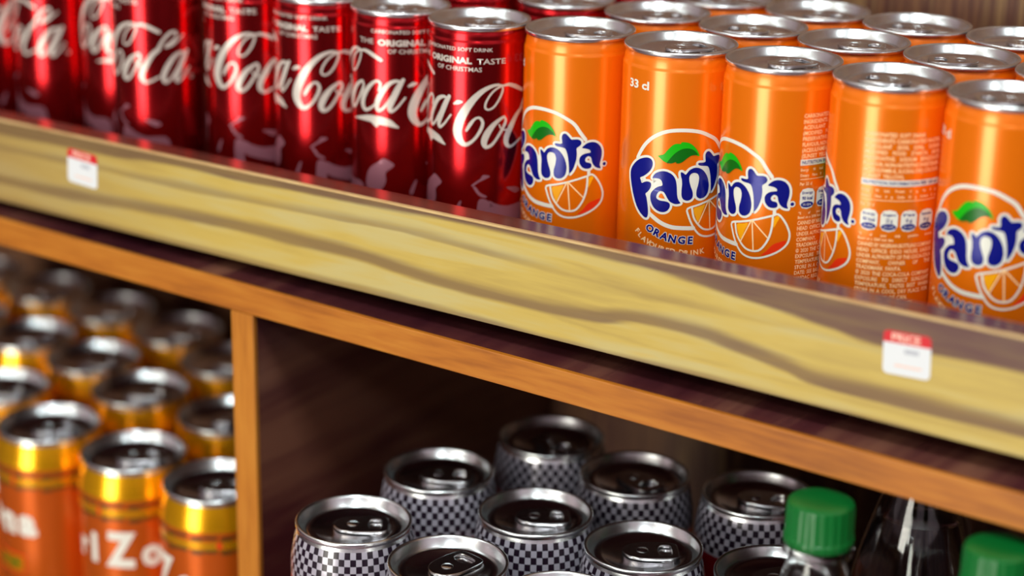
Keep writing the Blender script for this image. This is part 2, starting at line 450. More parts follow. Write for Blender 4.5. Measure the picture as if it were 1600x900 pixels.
def price_sticker(x0, x1, z_at0, z_at1, h, label, tilt):
    P = Print(1); w = x1 - x0; r = 2.2
    def rounded(a, b, c, d, rr, top, bot):
        pts = []
        for (cx, cz, st, on) in ((c - rr, d - rr, 0, top), (a + rr, d - rr, 90, top), (a + rr, b + rr, 180, bot), (c - rr, b + rr, 270, bot)):
            if on: pts += [(cx + rr * math.cos(math.radians(st + k * 22.5)), cz + rr * math.sin(math.radians(st + k * 22.5))) for k in range(5)]
            else: pts.append((c if st in (0, 270) else a, d if st in (0, 90) else b))
        return pts
    P.poly(rounded(0, -h, w, 0, r, True, True), 0, 0, False)
    P.poly(rounded(0, -h * 0.27, w, 0, r, True, False), 1, 1, False)
    P.text('PRICE', w / 2 - 0.5, -h * 0.135, h * 0.17, 2, 2, bold=0.25, width=w * 0.6)
    P.rect(w * 0.45, -h * 0.48, w * 0.75, -h * 0.38, 3, 2)
    P.rect(w * 0.25, -h * 0.80, w * 0.82, -h * 0.76, 2, 2)
    me = P.build('price_sticker', [M['tagw'], M['tagr'], M['tagp'], M['tagg']], flat=True, base=0.12)
    o = link('price_sticker', me); o['label'] = label
    o.location = (x0 * S, YL * S, (z_at0 + ZC) * S); o.rotation_euler = (0, -math.atan2(z_at1 - z_at0, w), 0)
    return spart(o)
price_sticker(-316.6, -295.4, -284.2, -283.2, 19.0, 'white price sticker with red top on the lip below the orange cans', 0)
price_sticker(-797.2, -774.8, -286.4, -287.6, 19.0, 'white price sticker with red top on the lip below the red cans', 0)

# ------------------------------------------------------------------ can lids and tabs
def make_tab(k):
    """ring-pull: stadium with finger hole and a nose, cut out by a curve"""
    c = bpy.data.curves.new('pull_tab', 'CURVE'); c.dimensions = '2D'; c.fill_mode = 'BOTH'
    c.extrude = 0.45 * S; c.bevel_depth = 0.25 * S; c.bevel_resolution = 1
    def spl(pts):
        s = c.splines.new('POLY'); s.points.add(len(pts) - 1); s.use_cyclic_u = True
        for p, q in zip(s.points, pts): p.co = (q[0] * S * k, q[1] * S * k, 0, 1)
    out = [(-11, -4.5), (-9.8, -6.6), (-7, -7.5), (0, -7.8), (6, -7.2), (10, -5.2), (12, -2), (12.4, 0), (12, 2), (10, 5.2), (6, 7.2), (0, 7.8), (-7, 7.5), (-9.8, 6.6), (-11, 4.5)]
    spl(crom(out, True, 2))
    spl(crom([(-8.6, -3.6), (-6.6, -5), (-3.6, -4.6), (-2.2, 0), (-3.6, 4.6), (-6.6, 5), (-8.6, 3.6)], True, 2))
    o = bpy.data.objects.new('pull_tab', c); COL.objects.link(o)
    dg = bpy.context.evaluated_depsgraph_get(); dg.update()
    me = bpy.data.meshes.new_from_object(o.evaluated_get(dg))
    bpy.data.objects.remove(o); bpy.data.curves.remove(c)
    bm = bmesh.new(); bm.from_mesh(me)
    # rivet button
    for (rr, z0, z1) in ((2.6, -0.6, 1.2),):
        ring = []
        for rad, z in ((rr * k, 0.3), (rr * k, z1 - 0.4), (rr * k - 0.5, z1)):
            ring.append([bm.verts.new(((4.2 * k + rad * math.cos(2 * math.pi * i / 16)) * S, rad * math.sin(2 * math.pi * i / 16) * S, z * S)) for i in range(16)])
        for a, b in zip(ring, ring[1:]):
            for i in range(16): bm.faces.new((a[i], a[(i + 1) % 16], b[(i + 1) % 16], b[i]))
        bm.faces.new(ring[-1])
    bmesh.ops.recalc_face_normals(bm, faces=bm.faces[:])
    bm.to_mesh(me); bm.free()
    me.materials.clear(); me.materials.append(M['alu_dark'])
    me.polygons.foreach_set('material_index', [0] * len(me.polygons))
    me.polygons.foreach_set('use_smooth', [True] * len(me.polygons)); me.set_sharp_from_angle(angle=math.radians(40))
    return me
def make_lid(R, depth=4.2):
    """z = 0 at the top of the rim"""
    k = R / 27.0
    prof = [(R - 1.2 * k, -2.9), (R - 0.35, -2.7), (R, -2.2), (R, -0.7), (R - 0.35, -0.15), (R - 0.9, 0.0), (R - 1.5, -0.2), (R - 1.9, -0.9),
            (R - 3.0 * k, -depth - 0.9), (R - 3.5 * k, -depth - 1.4), (R - 4.2 * k, -depth - 1.2), (R - 4.7 * k, -depth + 0.1), (R - 5.3 * k, -depth + 0.4),
            (R - 8.2 * k, -depth + 0.4), (R - 8.8 * k, -depth - 0.1), (8 * k, -depth - 0.1), (0.02, -depth - 0.1)]
    me = lathe('lid', prof, 64, [M['alu'], M['panel']], ring_mat=[0] * 11 + [1] * 5, angle=50, close=False)
    # score line of the mouth: a thin raised oval on the panel
    bm = bmesh.new(); bm.from_mesh(me)
    z = (-depth + 0.12) * S
    pts = [(-10.2 * k + 7.2 * k * math.cos(t), 9.2 * k * math.sin(t)) for t in [2 * math.pi * i / 28 for i in range(28)]]
    for w, zz in ((0, 0),):
        a = [bm.verts.new((p[0] * S, p[1] * S, z - 0.0003)) for p in pts]
        b = [bm.verts.new((p[0] * 0.985 * S - 0.00012, p[1] * 0.96 * S, z)) for p in pts]
        c = [bm.verts.new((p[0] * 0.965 * S - 0.0003, p[1] * 0.91 * S, z - 0.0003)) for p in pts]
        for i in range(28):
            j = (i + 1) % 28
            bm.faces.new((a[i], a[j], b[j], b[i])); bm.faces.new((b[i], b[j], c[j], c[i]))
    for f in bm.faces:
        f.smooth = True
        if len(f.verts) == 4 and f.index < 0 or f.calc_center_median().xy.length < (R - 6) * S: f.material_index = 1
    bm.to_mesh(me); bm.free()
    return me
def add_lid(root, H, lid_me, tab_me, depth, rot, nose_lift=0.0):
    l = link('lid', lid_me, root, (0, 0, H * S)); l.rotation_euler = (0, 0, rot)
    t = link('pull_tab', tab_me, l, (-4.2 * S * (1 if depth else 1), 0, (-depth + 1.0) * S))
    return l
tab_small, tab_big = make_tab(0.95), make_tab(1.12)
lid_or, lid_co, lid_en, lid_te = make_lid(26.9), make_lid(25.5), make_lid(28.6, 4.4), make_lid(30.2, 4.8)

def body_profile(R, rim, H, neck):
    return [(R - 5, 0.0), (R - 4.2, 0.4), (R - 3.4, 1.2), (R - 2.6, 3.0), (R - 0.9, 6.5), (R - 0.2, 8.2), (R, 10.0), (R, (H - neck) * 0.5), (R, H - neck - 0.8),
            (R - 0.1, H - neck), (R - 0.45, H - neck + 0.7), (R - 0.62, H - neck + 1.6), (rim - 0.35, H - 5.0), (rim - 0.9, H - 3.6), (rim - 1.1, H - 2.7)]

# ------------------------------------------------------------------ orange soda print
FAN = {"F":[[-9.68,-58.55],[-7.97,-55.65],[-5.27,-52.98],[-2.25,-51.35],[0.58,-50.73],[2.41,-51.39],[3.15,-53.14],[2.69,-55.49],[1.13,-57.81],[-1.35,-59.91],[-3.38,-61.13],[-2.96,-62.3],[-2.4,-63.57],[-0.74,-62.71],[1.11,-62.26],[2.48,-62.71],[2.76,-64.0],[2.17,-65.76],[0.89,-67.44],[-0.09,-68.45],[0.55,-70.01],[1.13,-72.64],[1.62,-75.49],[1.74,-78.0],[1.23,-79.86],[0.08,-80.07],[-1.4,-79.21],[-3.5,-77.32],[-5.51,-74.39],[-7.12,-70.97],[-8.54,-67.09],[-9.5,-63.54],[-9.85,-61.11]],"a1":[[3.34,-60.25],[3.85,-58.84],[4.87,-57.66],[6.52,-56.75],[8.56,-56.28],[10.6,-56.52],[12.65,-57.53],[14.12,-59.32],[14.9,-61.57],[15.27,-64.47],[15.46,-66.96],[15.88,-69.03],[16.62,-70.48],[17.26,-71.3],[16.48,-71.73],[14.89,-71.9],[13.06,-71.32],[11.94,-70.56],[10.96,-69.29],[10.08,-67.7],[9.0,-66.34],[7.34,-66.09],[6.14,-67.28],[5.58,-69.02],[6.05,-70.01],[7.54,-70.66],[10.01,-70.83],[11.65,-71.33],[12.3,-72.33],[12.16,-73.8],[11.03,-75.48],[9.02,-76.25],[6.52,-75.81],[4.31,-74.22],[2.88,-71.51],[2.55,-69.05],[3.12,-67.07],[4.77,-65.16],[6.42,-63.99],[8.25,-63.29],[8.19,-61.84],[7.52,-60.66],[6.25,-60.1],[4.55,-60.16]],"n":[[16.71,-56.55],[17.3,-56.34],[18.21,-56.87],[19.12,-57.45],[20.19,-56.14],[21.37,-55.01],[23.41,-54.26],[25.56,-54.51],[27.61,-55.71],[29.34,-57.75],[30.53,-60.17],[31.2,-63.17],[31.05,-65.66],[30.4,-67.67],[28.82,-69.07],[26.8,-69.46],[25.21,-68.62],[24.7,-67.12],[24.81,-65.05],[25.35,-63.0],[25.68,-60.95],[25.7,-58.87],[24.84,-57.24],[23.11,-56.73],[21.68,-57.21],[20.93,-58.64],[21.03,-60.71],[21.77,-63.23],[22.62,-65.34],[23.0,-67.03],[22.87,-68.69],[21.88,-69.82],[20.13,-70.18],[18.39,-69.42],[17.58,-67.75],[17.45,-64.84],[17.58,-62.34],[17.34,-59.85],[16.87,-58.2]],"leaf":[[5.55,-49.1],[8.21,-48.19],[9.75,-46.4],[12.04,-43.77],[13.98,-42.72],[16.16,-42.65],[16.4,-41.94],[18.31,-41.84],[20.76,-42.56],[22.9,-44.27],[24.49,-46.4],[25.34,-48.72],[23.52,-48.2],[21.45,-48.33],[19.47,-49.52],[17.54,-51.17],[15.99,-52.02],[14.48,-52.07],[14.17,-51.47],[12.41,-52.18],[10.82,-52.28],[8.35,-51.47],[6.65,-50.21]],"leafd":[[10.0,-52.02],[11.89,-49.32],[13.78,-47.16],[16.09,-45.52],[18.45,-44.83],[20.88,-45.02],[23.0,-46.12],[24.56,-47.85],[23.52,-48.12],[21.45,-48.28],[19.47,-49.48],[17.54,-51.13],[15.98,-51.98],[14.47,-51.99],[14.17,-51.43],[12.41,-52.13],[10.81,-52.24]],"ringt":[[-5.6,-51.8],[-3.67,-48.1],[-1.13,-44.33],[2.38,-40.89],[6.54,-38.3],[10.93,-36.76],[15.67,-36.24],[20.46,-36.34],[25.51,-37.24],[30.13,-39.27],[34.33,-41.84],[36.72,-43.86]],"ringb":[[2.27,-77.7],[6.3,-80.47],[9.69,-82.19],[13.79,-83.37],[17.83,-83.68],[21.11,-83.81],[24.05,-83.86]],"t":[[24.91,-52.52],[25.48,-51.99],[27.66,-52.0],[28.71,-51.56],[28.54,-49.88],[28.49,-48.19],[29.22,-46.94],[30.48,-46.84],[31.76,-47.93],[33.04,-49.34],[34.27,-49.41],[35.91,-49.28],[37.36,-49.63],[38.09,-50.9],[37.64,-52.17],[36.63,-53.03],[35.84,-53.9],[36.03,-56.23],[35.87,-59.21],[35.24,-61.79],[34.29,-64.38],[33.1,-66.15],[32.61,-66.39],[32.44,-64.9],[32.23,-61.93],[31.86,-58.96],[31.15,-56.03],[30.26,-54.18],[28.56,-53.69],[26.83,-53.53],[25.51,-53.17]],"a2":[[38.5,-53.44],[39.7,-51.97],[41.34,-50.94],[43.45,-50.6],[45.64,-51.15],[47.49,-52.78],[48.4,-54.99],[48.49,-57.56],[47.98,-60.07],[47.6,-62.17],[48.13,-63.98],[45.62,-63.29],[44.12,-61.7],[43.46,-60.17],[43.06,-58.44],[41.76,-57.62],[40.52,-58.35],[40.14,-59.62],[40.8,-60.58],[42.5,-60.98],[43.3,-61.87],[43.09,-63.35],[41.32,-63.92],[39.22,-63.45],[37.72,-61.74],[37.25,-59.83],[37.61,-58.12],[39.01,-56.72],[40.87,-56.11],[42.63,-55.78],[42.3,-54.58],[40.59,-53.89]],"ringr":[[19.92,-36.26],[25.06,-37.16],[29.85,-39.21],[34.07,-42.33],[37.45,-46.04],[40.04,-49.43]],"sl_out":[[20.77,-74.21],[26.04,-72.57],[31.57,-70.96],[36.49,-69.24],[41.44,-67.56],[43.98,-66.82],[46.73,-69.6],[48.96,-73.69],[49.8,-77.24],[48.76,-81.02],[45.44,-84.17],[41.19,-86.53],[36.22,-88.32],[31.64,-88.67],[27.77,-87.5],[25.04,-84.8],[22.88,-81.22],[21.35,-77.57]],"sl_in":[[22.89,-73.43],[23.96,-78.46],[26.3,-82.03],[29.41,-84.73],[33.22,-85.4],[36.52,-84.33],[39.31,-80.43],[40.86,-76.14],[41.49,-71.86],[41.53,-67.78]],"sp0":[[31.57,-70.96],[26.52,-82.01]],"sp1":[[31.98,-70.93],[33.3,-85.09]],"sp2":[[32.41,-71.12],[39.58,-78.14]],"stem":[[42.09,-63.95],[42.18,-66.95]],"red":[[37.01,-86.92],[39.45,-84.75],[42.3,-81.37],[45.3,-80.04],[48.22,-79.23],[47.82,-80.92],[45.43,-83.73],[42.01,-85.69]],"yel":[[42.24,-68.67],[43.79,-67.45],[44.69,-68.37],[43.67,-70.45],[42.26,-73.39],[41.89,-71.23]],"yel2":[[23.84,-74.37],[27.38,-73.27],[29.93,-72.59],[28.33,-76.4],[26.49,-80.93],[24.86,-78.11]],"dot":[[50.07,-61.87]],"orange":[[3.04,-85.04],[6.78,-86.74],[10.27,-88.05],[14.12,-89.05],[18.59,-89.59],[22.86,-89.79]],"flav":[[-3.78,-87.34],[-2.01,-89.08],[0.1,-90.78],[2.45,-91.75],[4.35,-92.8],[7.09,-93.69],[9.69,-94.46],[12.08,-94.98],[14.52,-95.26],[18.79,-95.74],[21.28,-96.09],[23.6,-96.12],[25.99,-96.0],[29.4,-95.61]],"cl":[[-13.12,-14.23],[-12.8,-18.75],[-0.56,-16.78],[-0.76,-12.57]]}
R_O, H_O = 27.2, 121.5
def orange_print(panel=True):
    P = Print(27.2)
    W, BL, LG, DG, CR, YE, DP = range(7)
    f = {k: [(a * 27.2 / 27.5, b) for a, b in v] for k, v in FAN.items()}
    P.poly(f['yel2'], YE, 0); P.poly(f['red'], DP, 0); P.poly(f['yel'], YE, 0)
    # ring
    ring = f['ringt'][:-1] + [p for p in f['ringr'] if p[0] > f['ringt'][-2][0] + 1.0]
    P.stroke(ring, 1.75, W, 1); P.stroke(f['ringb'], 2.0, W, 1)
    # slice
    P.stroke(f['sl_out'] , 0.95, W, 2, closed=True); P.stroke(f['sl_in'], 0.95, W, 2, n=3)
    for k in ('sp0', 'sp1', 'sp2'): P.stroke(f[k], 0.6, CR, 2, n=1)
    P.stroke(f['stem'], 1.5, W, 2, n=1)
    # white halo and its filling between the letters
    for k in ('F', 'a1', 'n', 't', 'a2'):
        o = crom(f[k]); P.ribbon([(a, b, 2.25) for a, b in o], W, 3, True, False)
        for a, b in o[::2]: P.disc(a, b, 1.12, W, 3, n=10)
    F_, A_, N_, T_, B_ = (f[k] for k in ('F', 'a1', 'n', 't', 'a2'))
    P.poly([F_[9], F_[16], A_[0], A_[42], A_[41], A_[34], F_[20], F_[19], F_[12]], W, 3, False)
    P.poly([A_[0]] + A_[1:14] + A_[19:35] + [A_[37]], W, 3, False)
    P.poly(N_[16:31], W, 3, False)
    P.poly([A_[8], N_[0], N_[37], N_[35], N_[34], A_[11], A_[9]], W, 3, False)
    P.poly([N_[8], T_[0], T_[-3], T_[-4], T_[-5], T_[-6], T_[-8], T_[-9], N_[12], N_[10]], W, 3, False)
    P.poly([T_[16], T_[14], B_[0], B_[31], B_[29], B_[26], B_[24], T_[18], T_[17]], W, 3, False)
    P.poly(B_[:12] + B_[12:31], W, 3, False)
    P.disc(f['dot'][0][0], f['dot'][0][1], 1.5, W, 3); P.disc(f['dot'][0][0], f['dot'][0][1], 0.9, BL, 4)
    for k in ('F', 'a1', 'n', 't', 'a2'): P.poly(f[k], BL, 4)
    P.poly(f['leaf'], LG, 4); P.poly(f['leafd'], DG, 5)
    def arc_text(pts, word, h, m, layer, bold, sx=1.0, halo=None):
        n = len(pts)
        for i, (c, p) in enumerate(zip(word, pts)):
            a, b = pts[max(i - 1, 0)], pts[min(i + 1, n - 1)]
            rot = math.atan2(b[1] - a[1], b[0] - a[0])
            if halo is not None: P.text(c, p[0], p[1], h, halo, layer - 1, rot, bold + 0.55, sx=sx)
            P.text(c, p[0], p[1], h, m, layer, rot, bold, sx=sx)
    arc_text(f['orange'], 'ORANGE', 3.4, BL, 4, 0.42, halo=W)
    arc_text(f['flav'][:9], 'FLAVOURED', 2.5, CR, 3, 0.28); arc_text(f['flav'][9:], 'DRINK', 2.5, CR, 3, 0.28)
    c = f['cl']; P.text('33 cl', (c[0][0] + c[2][0]) / 2, (c[0][1] + c[1][1]) / 2 - 0.3, 3.7, W, 2, bold=0.35, width=abs(c[2][0] - c[0][0]))
    # back panel
    s0, wd = 52.6, 35.5
    keep = len(P.chunks)
    L1 = ['CARBONATED SOFT DRINK', 'INGREDIENTS: CARBONATED WATER,', 'ACIDULANT (E330, E296), SUGAR', '(MODIFIED FOOD STARCH, E415)', 'PRESERVATIVE: SODIUM BENZOATE', 'FLAVOUR, NON-NUTRITIVE SWEETENER', '(ACESULFAME-K, SUCRALOSE) COLOUR', '(SUNSET YELLOW).']
    z = -20.9
    for i, t in enumerate(L1): justify(P, t, s0, wd, z, 1.75, CR, 2, i not in (0, 7)); z -= 2.66
    P.rect(s0 - 0.4, -43.9, s0 + wd + 1, -41.1, W, 2); P.text('NUTRITION INFORMATION PER 100 ml', s0 + 0.4, -42.5, 1.5, BL, 3, bold=0.2, align='LEFT', width=wd - 0.6)
    justify(P, 'Energy 90 kcal, Protein 0 g, Fat 0 g,', s0, wd, -46.0, 1.2, CR, 2); justify(P, 'Dietary Fibre 0 g, Carbs 22 g, Sodium 0 g', s0, wd, -48.6, 1.2, CR, 2)
    P.rect(s0, -50.6, s0 + wd, -50.3, CR, 2)
    justify(P, 'Per 33 cl', s0, wd, -52.6, 1.4, CR, 2, False)
    for i, (a, b, c_) in enumerate((('Energy', '90 kcal', '5% GDA'), ('Sugars', '22 g', '25% GDA'), ('Fat', '0 g', '0% GDA'), ('Saturates', '0 g', '0% GDA'))):
        cs = s0 + 4.2 + i * 8.9
        P.poly([(cs - 3.8, -62), (cs - 3.8, -57), (cs - 2.6, -55.2), (cs, -54.7), (cs + 2.6, -55.2), (cs + 3.8, -57), (cs + 3.8, -62), (cs + 2.6, -64), (cs, -64.6), (cs - 2.6, -64)], W, 2, False)
        P.text(a, cs, -56.8, 1.2, BL, 3, bold=0.2, width=5.6); P.text(b, cs, -59.4, 1.6, BL, 3, bold=0.25, width=5.4 if i == 0 else 3)
        P.disc(cs, -62.4, 3.3, BL, 3, rz=1.5); P.text(c_, cs, -62.4, 1.0, W, 4, width=4.4)
    justify(P, '*% of your daily guideline amount.', s0, wd, -66.4, 1.2, CR, 2); justify(P, 'Based on a 2000 kcal diet.', s0, wd, -68.4, 1.2, CR, 2, False)
    z = -71.0
    for i, t in enumerate(['CANNED BY NIGERIAN BOTTLING COMPANY', 'HEAD OFFICE: IDDO HOUSE, LAGOS', 'UNDER AUTHORITY OF THE COCA-COLA', 'COMPANY, OWNER OF THE', 'TRADEMARK FANTA.', '© 2020 THE COCA-COLA COMPANY', 'EXPOSURE TO DIRECT SUNLIGHT', 'TEMPERATURE, TASTES BEST WHEN', 'STORE IN A COOL, DRY PLACE. FOR', 'DATE: SEE BASE OF CAN.', 'NAFDAC REGD. NO: 01-8776', 'E-mail: info', 'TOLL FREE NO']):
        justify(P, t, s0, wd, z, 1.75, CR, 2, i not in (4, 9, 10, 11, 12)); z -= 2.66
    P2 = P
    if not panel: del P.chunks[keep:]
    for ch in range(len(P2.chunks)):       # heights are measured from the can top
        v, fa, m, la = P2.chunks[ch]; P2.chunks[ch] = ([(a, b + H_O) for a, b in v], fa, m, la)
    return P.build('printed_label', [M[k] for k in ('white', 'blue', 'leaf', 'leafd', 'cream', 'yellow', 'deep')])

def make_orange():
    r = empty('orange_soda_can', 0, 0, 0)
    b = link('body', lathe('can_body', body_profile(R_O, 26.6, H_O, 9.0), 64, [M['orange']], angle=60, top=False), r)
    pl = link('printed_label', orange_print(), b)
    add_lid(r, H_O, lid_or, tab_small, 4.2, 0)
    return r

# ------------------------------------------------------------------ cola print
CK = {"C":[[40.57,-32.93,1.79],[35.52,-30.47,2.1],[31.37,-29.02,1.61],[28.15,-29.32,1.12],[24.3,-28.77,1.44],[19.49,-30.42,2.08],[14.85,-34.03,2.88],[10.18,-39.85,3.85],[6.56,-46.6,4.68],[5.17,-52.42,4.7],[6.67,-56.71,3.57],[9.59,-58.8,2.11],[13.56,-56.21,1.46],[16.65,-51.69,1.62],[17.93,-47.65,1.61],[16.56,-45.07,1.29],[14.21,-45.44,1.13],[11.88,-48.2,1.77],[9.91,-51.56,1.29]],"loop":[[31.37,-29.02,1.12],[26.84,-29.6,1.04],[22.71,-32.12,1.04],[19.74,-36.42,1.04],[19.0,-39.61,1.04],[20.44,-40.93,0.96],[23.25,-39.76,1.05],[26.1,-35.94,1.12],[27.93,-31.69,1.12],[27.72,-29.83,0.96]],"o":[[29.09,-45.08,1.3],[27.58,-45.57,1.46],[23.8,-48.25,2.26],[20.46,-52.54,3.24],[18.69,-56.96,3.09],[19.76,-59.83,1.95],[22.97,-58.34,1.47],[26.42,-53.72,1.46],[29.17,-49.14,1.62],[29.85,-46.38,1.3],[28.46,-45.01,1.13]],"oc":[[26.33,-48.85,0.73],[27.69,-51.24,0.73],[30.9,-51.62,0.73],[34.39,-49.84,0.73]],"l":[[40.47,-41.98,1.8],[36.49,-45.32,2.45],[33.05,-50.45,3.1],[30.51,-55.39,3.1],[30.58,-58.9,2.45],[32.88,-60.61,1.48],[36.53,-59.18,1.15],[40.03,-57.39,0.99]],"a":[[-1.1,-36.36,1.31],[-3.52,-36.08,1.64],[-7.2,-38.06,2.3],[-11.05,-43.33,2.81],[-13.31,-48.54,2.66],[-12.41,-51.76,1.83],[-9.33,-49.95,1.33],[-5.56,-44.56,1.32],[-1.91,-39.49,1.32]],"a_":[[0.5,-35.37,1.81],[-1.5,-38.67,2.8],[-4.33,-44.51,3.14],[-6.38,-49.57,2.82],[-5.56,-51.85,1.66],[-2.71,-49.84,1.16],[-0.29,-46.91,0.99],[1.48,-44.6,0.99]],"c":[[-12.1,-41.37,1.16],[-11.21,-38.39,1.48],[-12.36,-36.7,1.32],[-14.48,-37.11,1.48],[-17.84,-40.05,2.15],[-21.18,-44.73,2.83],[-22.43,-49.54,2.84],[-20.43,-52.43,1.84],[-16.18,-50.58,1.17],[-11.94,-46.31,0.99]],"dash":[[3.34,-38.71,0.99],[5.39,-37.72,2.14],[7.23,-37.42,1.15]],"tail":[[-29.93,-58.23],[-23.52,-56.18],[-17.72,-54.81],[-11.08,-54.94],[-5.98,-56.19],[-3.12,-58.57],[-1.74,-60.38],[-7.65,-59.47],[-11.8,-59.02],[-13.26,-60.69],[-15.24,-59.45],[-17.22,-58.24],[-23.53,-58.11]]}
FLAKE = [[[-19.5,-86.5],[-16.8,-81.8],[-12.0,-78.5],[-9.4,-76.6],[-4.3,-79.2],[-5.2,-81.3],[-8.5,-84.1],[-8.5,-89.2],[-12.1,-93.8],[-19.6,-93.3]],[[16.1,-87.7],[20.1,-86.8],[25.5,-91.8],[21.4,-93.9],[20.9,-101.5],[16.2,-99.7]],[[3.9,-94.0],[6.4,-88.6],[7.7,-88.3],[5.5,-95.0]],[[13.0,-79.1],[17.0,-76.1],[18.5,-74.1],[21.8,-74.6],[20.2,-75.8],[16.2,-77.8],[13.5,-79.9]],[[13.5,-80.3],[16.3,-84.4],[19.5,-85.7],[20.3,-84.9],[17.1,-83.1],[15.0,-80.3]],[[21.5,-87.4],[25.3,-89.3],[31.8,-91.0],[42.8,-91.2],[43.2,-99.7],[23.7,-95.4],[22.4,-92.0]],[[31.1,-81.3],[36.9,-81.9],[40.2,-83.9],[37.0,-85.0],[33.1,-82.9]]]
R_K, H_K = 25.6, 121.5
def cola_print():
    P = Print(25.6); W, HZ = 0, 1
    def sh(k, ds, dz): return [(p[0] + ds, p[1] + dz) + ((p[2],) if len(p) > 2 else ()) for p in CK[k]]
    def put(k, ds=0, dz=0): P.stroke(sh(k, ds, dz), 1, W, 1, n=3)
    for k in ('C', 'loop', 'o', 'oc', 'l', 'a', 'a_', 'c', 'dash'): put(k)
    put('a', 55.5, -8.6); put('a_', 55.5, -8.6)
    put('C', -51.5, 7.2); put('loop', -51.5, 7.2); put('o', -51.5, 7.2)
    P.stroke([(39.2, -43.5, 1.6), (42.5, -37.5, 1.5), (46.5, -33.5, 1.6), (49.5, -33.2, 1.4), (49.6, -36.0, 1.2), (46.0, -39.5, 1.6), (43.5, -41, 1.4), (47.5, -40, 1.4), (54, -35, 0.7)], 1, W, 1)
    P.poly([tuple(p) for p in CK['tail']], W, 1)
    P.disc(58.5, -58.5, 1.2, W, 1); P.disc(58.5, -58.5, 0.8, 2, 2)
    P.text('CARBONATED SOFT DRINK', 3.0, -11.3, 1.75, W, 1, bold=0.1, width=39)
    P.text('THE', -19.6, -16.6, 2.5, W, 1, bold=0.0, width=9); P.text('ORIGINAL', -0.2, -16.8, 2.8, W, 1, bold=0.45, width=25); P.text('TASTE', 22.0, -17.0, 2.6, W, 1, bold=0.1, width=14.5)
    P.text('OF CHRISTMAS', 4.9, -21.0, 2.1, W, 1, bold=0.08, width=24.5)
    for f in FLAKE: P.poly([tuple(p) for p in f], HZ, 1)
    for dx in (-66, 62):
        for f in FLAKE[1:2] + FLAKE[3:6]: P.poly([(p[0] + dx, p[1]) for p in f], HZ, 1)
    for ch in range(len(P.chunks)):
        v, fa, m, la = P.chunks[ch]; P.chunks[ch] = ([(a, b + H_K) for a, b in v], fa, m, la)
    return P.build('printed_label', [M['silver'], M['haze'], M['red']])
def make_cola():
    r = empty('cola_can', 0, 0, 0)
    b = link('body', lathe('can_body', body_profile(R_K, 25.5, H_K, 8.0), 64, [M['red']], angle=60, top=False), r)
    link('printed_label', cola_print(), b)
    add_lid(r, H_K, lid_co, tab_small, 4.2, 0)
    return r

def place(proto, used, name, x, y, z, rot, lidrot, label, cat, group, dz=0.0):
    if not used: o = proto; used.append(1)
    else: o = copy_tree(proto)
    o.location = (x * S, y * S, (z + ZC) * S)
    for ch in o.children:
        if ch.name.startswith('body'):
            for p in ch.children:
                p.rotation_euler = (0, 0, rot); p.location = (0, 0, dz * S)
        elif ch.name.startswith('lid'): ch.rotation_euler = (0, 0, math.radians(lidrot))
    tag(o, label, cat, group); return o

om, ou = make_orange(), []
G1 = 'orange soda cans on the upper shelf'
ORD = ['first', 'second', 'third', 'fourth', 'fifth', 'sixth', 'seventh', 'eighth', 'ninth', 'tenth']
front_o = [(-520.7, 817.6, -20.4, 205, 'orange soda can touching the last red can, its logo turned left'),
           (-465.2, 819.3, 0.0, 235, 'orange soda can showing 33 cl and the start of its logo'),
           (-410.8, 819.2, -29.5, 240, 'orange soda can with logo left and nutrition print at its right edge'),
           (-356.4, 818.8, -52.1, 12, 'front orange soda can turned to show its full nutrition panel'),
           (-301.6, 818.0, -18.0, 35, 'rightmost front orange soda can, cut by the right picture edge')]
for x, y, s, lr, lab in front_o:
    place(om, ou, 'can', x, y, ZS, s / 27.5, lr, lab, 'can', G1)
first_label = [c for c in om.children if c.name.startswith('body')][0].children[0]
first_label.data = orange_print(False)        # this can is turned so that no panel shows
second = [(-512.8, 877.5, 215), (-458.1, 877.6, 25), (-403.7, 877.4, 200), (-349.0, 877.5, 30), (-294.4, 877.5, 210)]
for i, (x, y, lr) in enumerate(second):
    place(om, ou, 'can', x, y, ZS, random.uniform(-3, 3), lr, ORD[i] + ' orange soda can from the left in the second row', 'can', G1)
third = [(-506.0, 934.0, 30), (-451.0, 934.0, 190), (-396.5, 934.6, 20), (-341.9, 935.1, 200), (-287.3, 935.1, 30)]
for i, (x, y, lr) in enumerate(third):
    place(om, ou, 'can', x, y, ZS, random.uniform(-3, 3), lr, ORD[i] + ' orange soda can from the left in the row against the wall', 'can', G1)

cm, cu = make_cola(), []
G2 = 'red cola cans on the upper shelf'
front_k = [(-572.5, 806, 0, 215, 0), (-623.8, 808.5, 17.6, 35, 1.4), (-675, 808, -2.2, 200, 2.1), (-726.2, 810, -8.2, 40, 4.5), (-779.5, 793.5, -21, 10, 5.0), (-826.5, 815, 31, 60, 3.0), (-877.8, 811, -33, 30, 3.0), (-929, 806, 20, 100, 2)]
klab = ['red cola can touching the first orange can', 'second red cola can to the left of the orange cans', 'third red cola can to the left of the orange cans', 'fourth red cola can to the left of the orange cans',
        'red cola can pulled slightly forward of its row, above the left price sticker', 'red cola can set back behind the one pulled forward', 'red cola can second from the left picture edge', 'red cola can cut by the left picture edge']
for (x, y, s, lr, dz), lab in zip(front_k, klab):
    place(cm, cu, 'can', x, y, ZS, s / 25.6, lr, lab, 'can', G2, dz)
for (x, y), lab in zip([(-568, 877.5), (-624, 877.5), (-562, 934)], ['red cola can in the second row next to the orange cans', 'red cola can in the second row, one in from the orange cans', 'red cola can against the wall next to the orange cans']):
    place(cm, cu, 'can', x, y, ZS, random.uniform(-3, 3), random.uniform(0, 360), lab, 'can', G2)

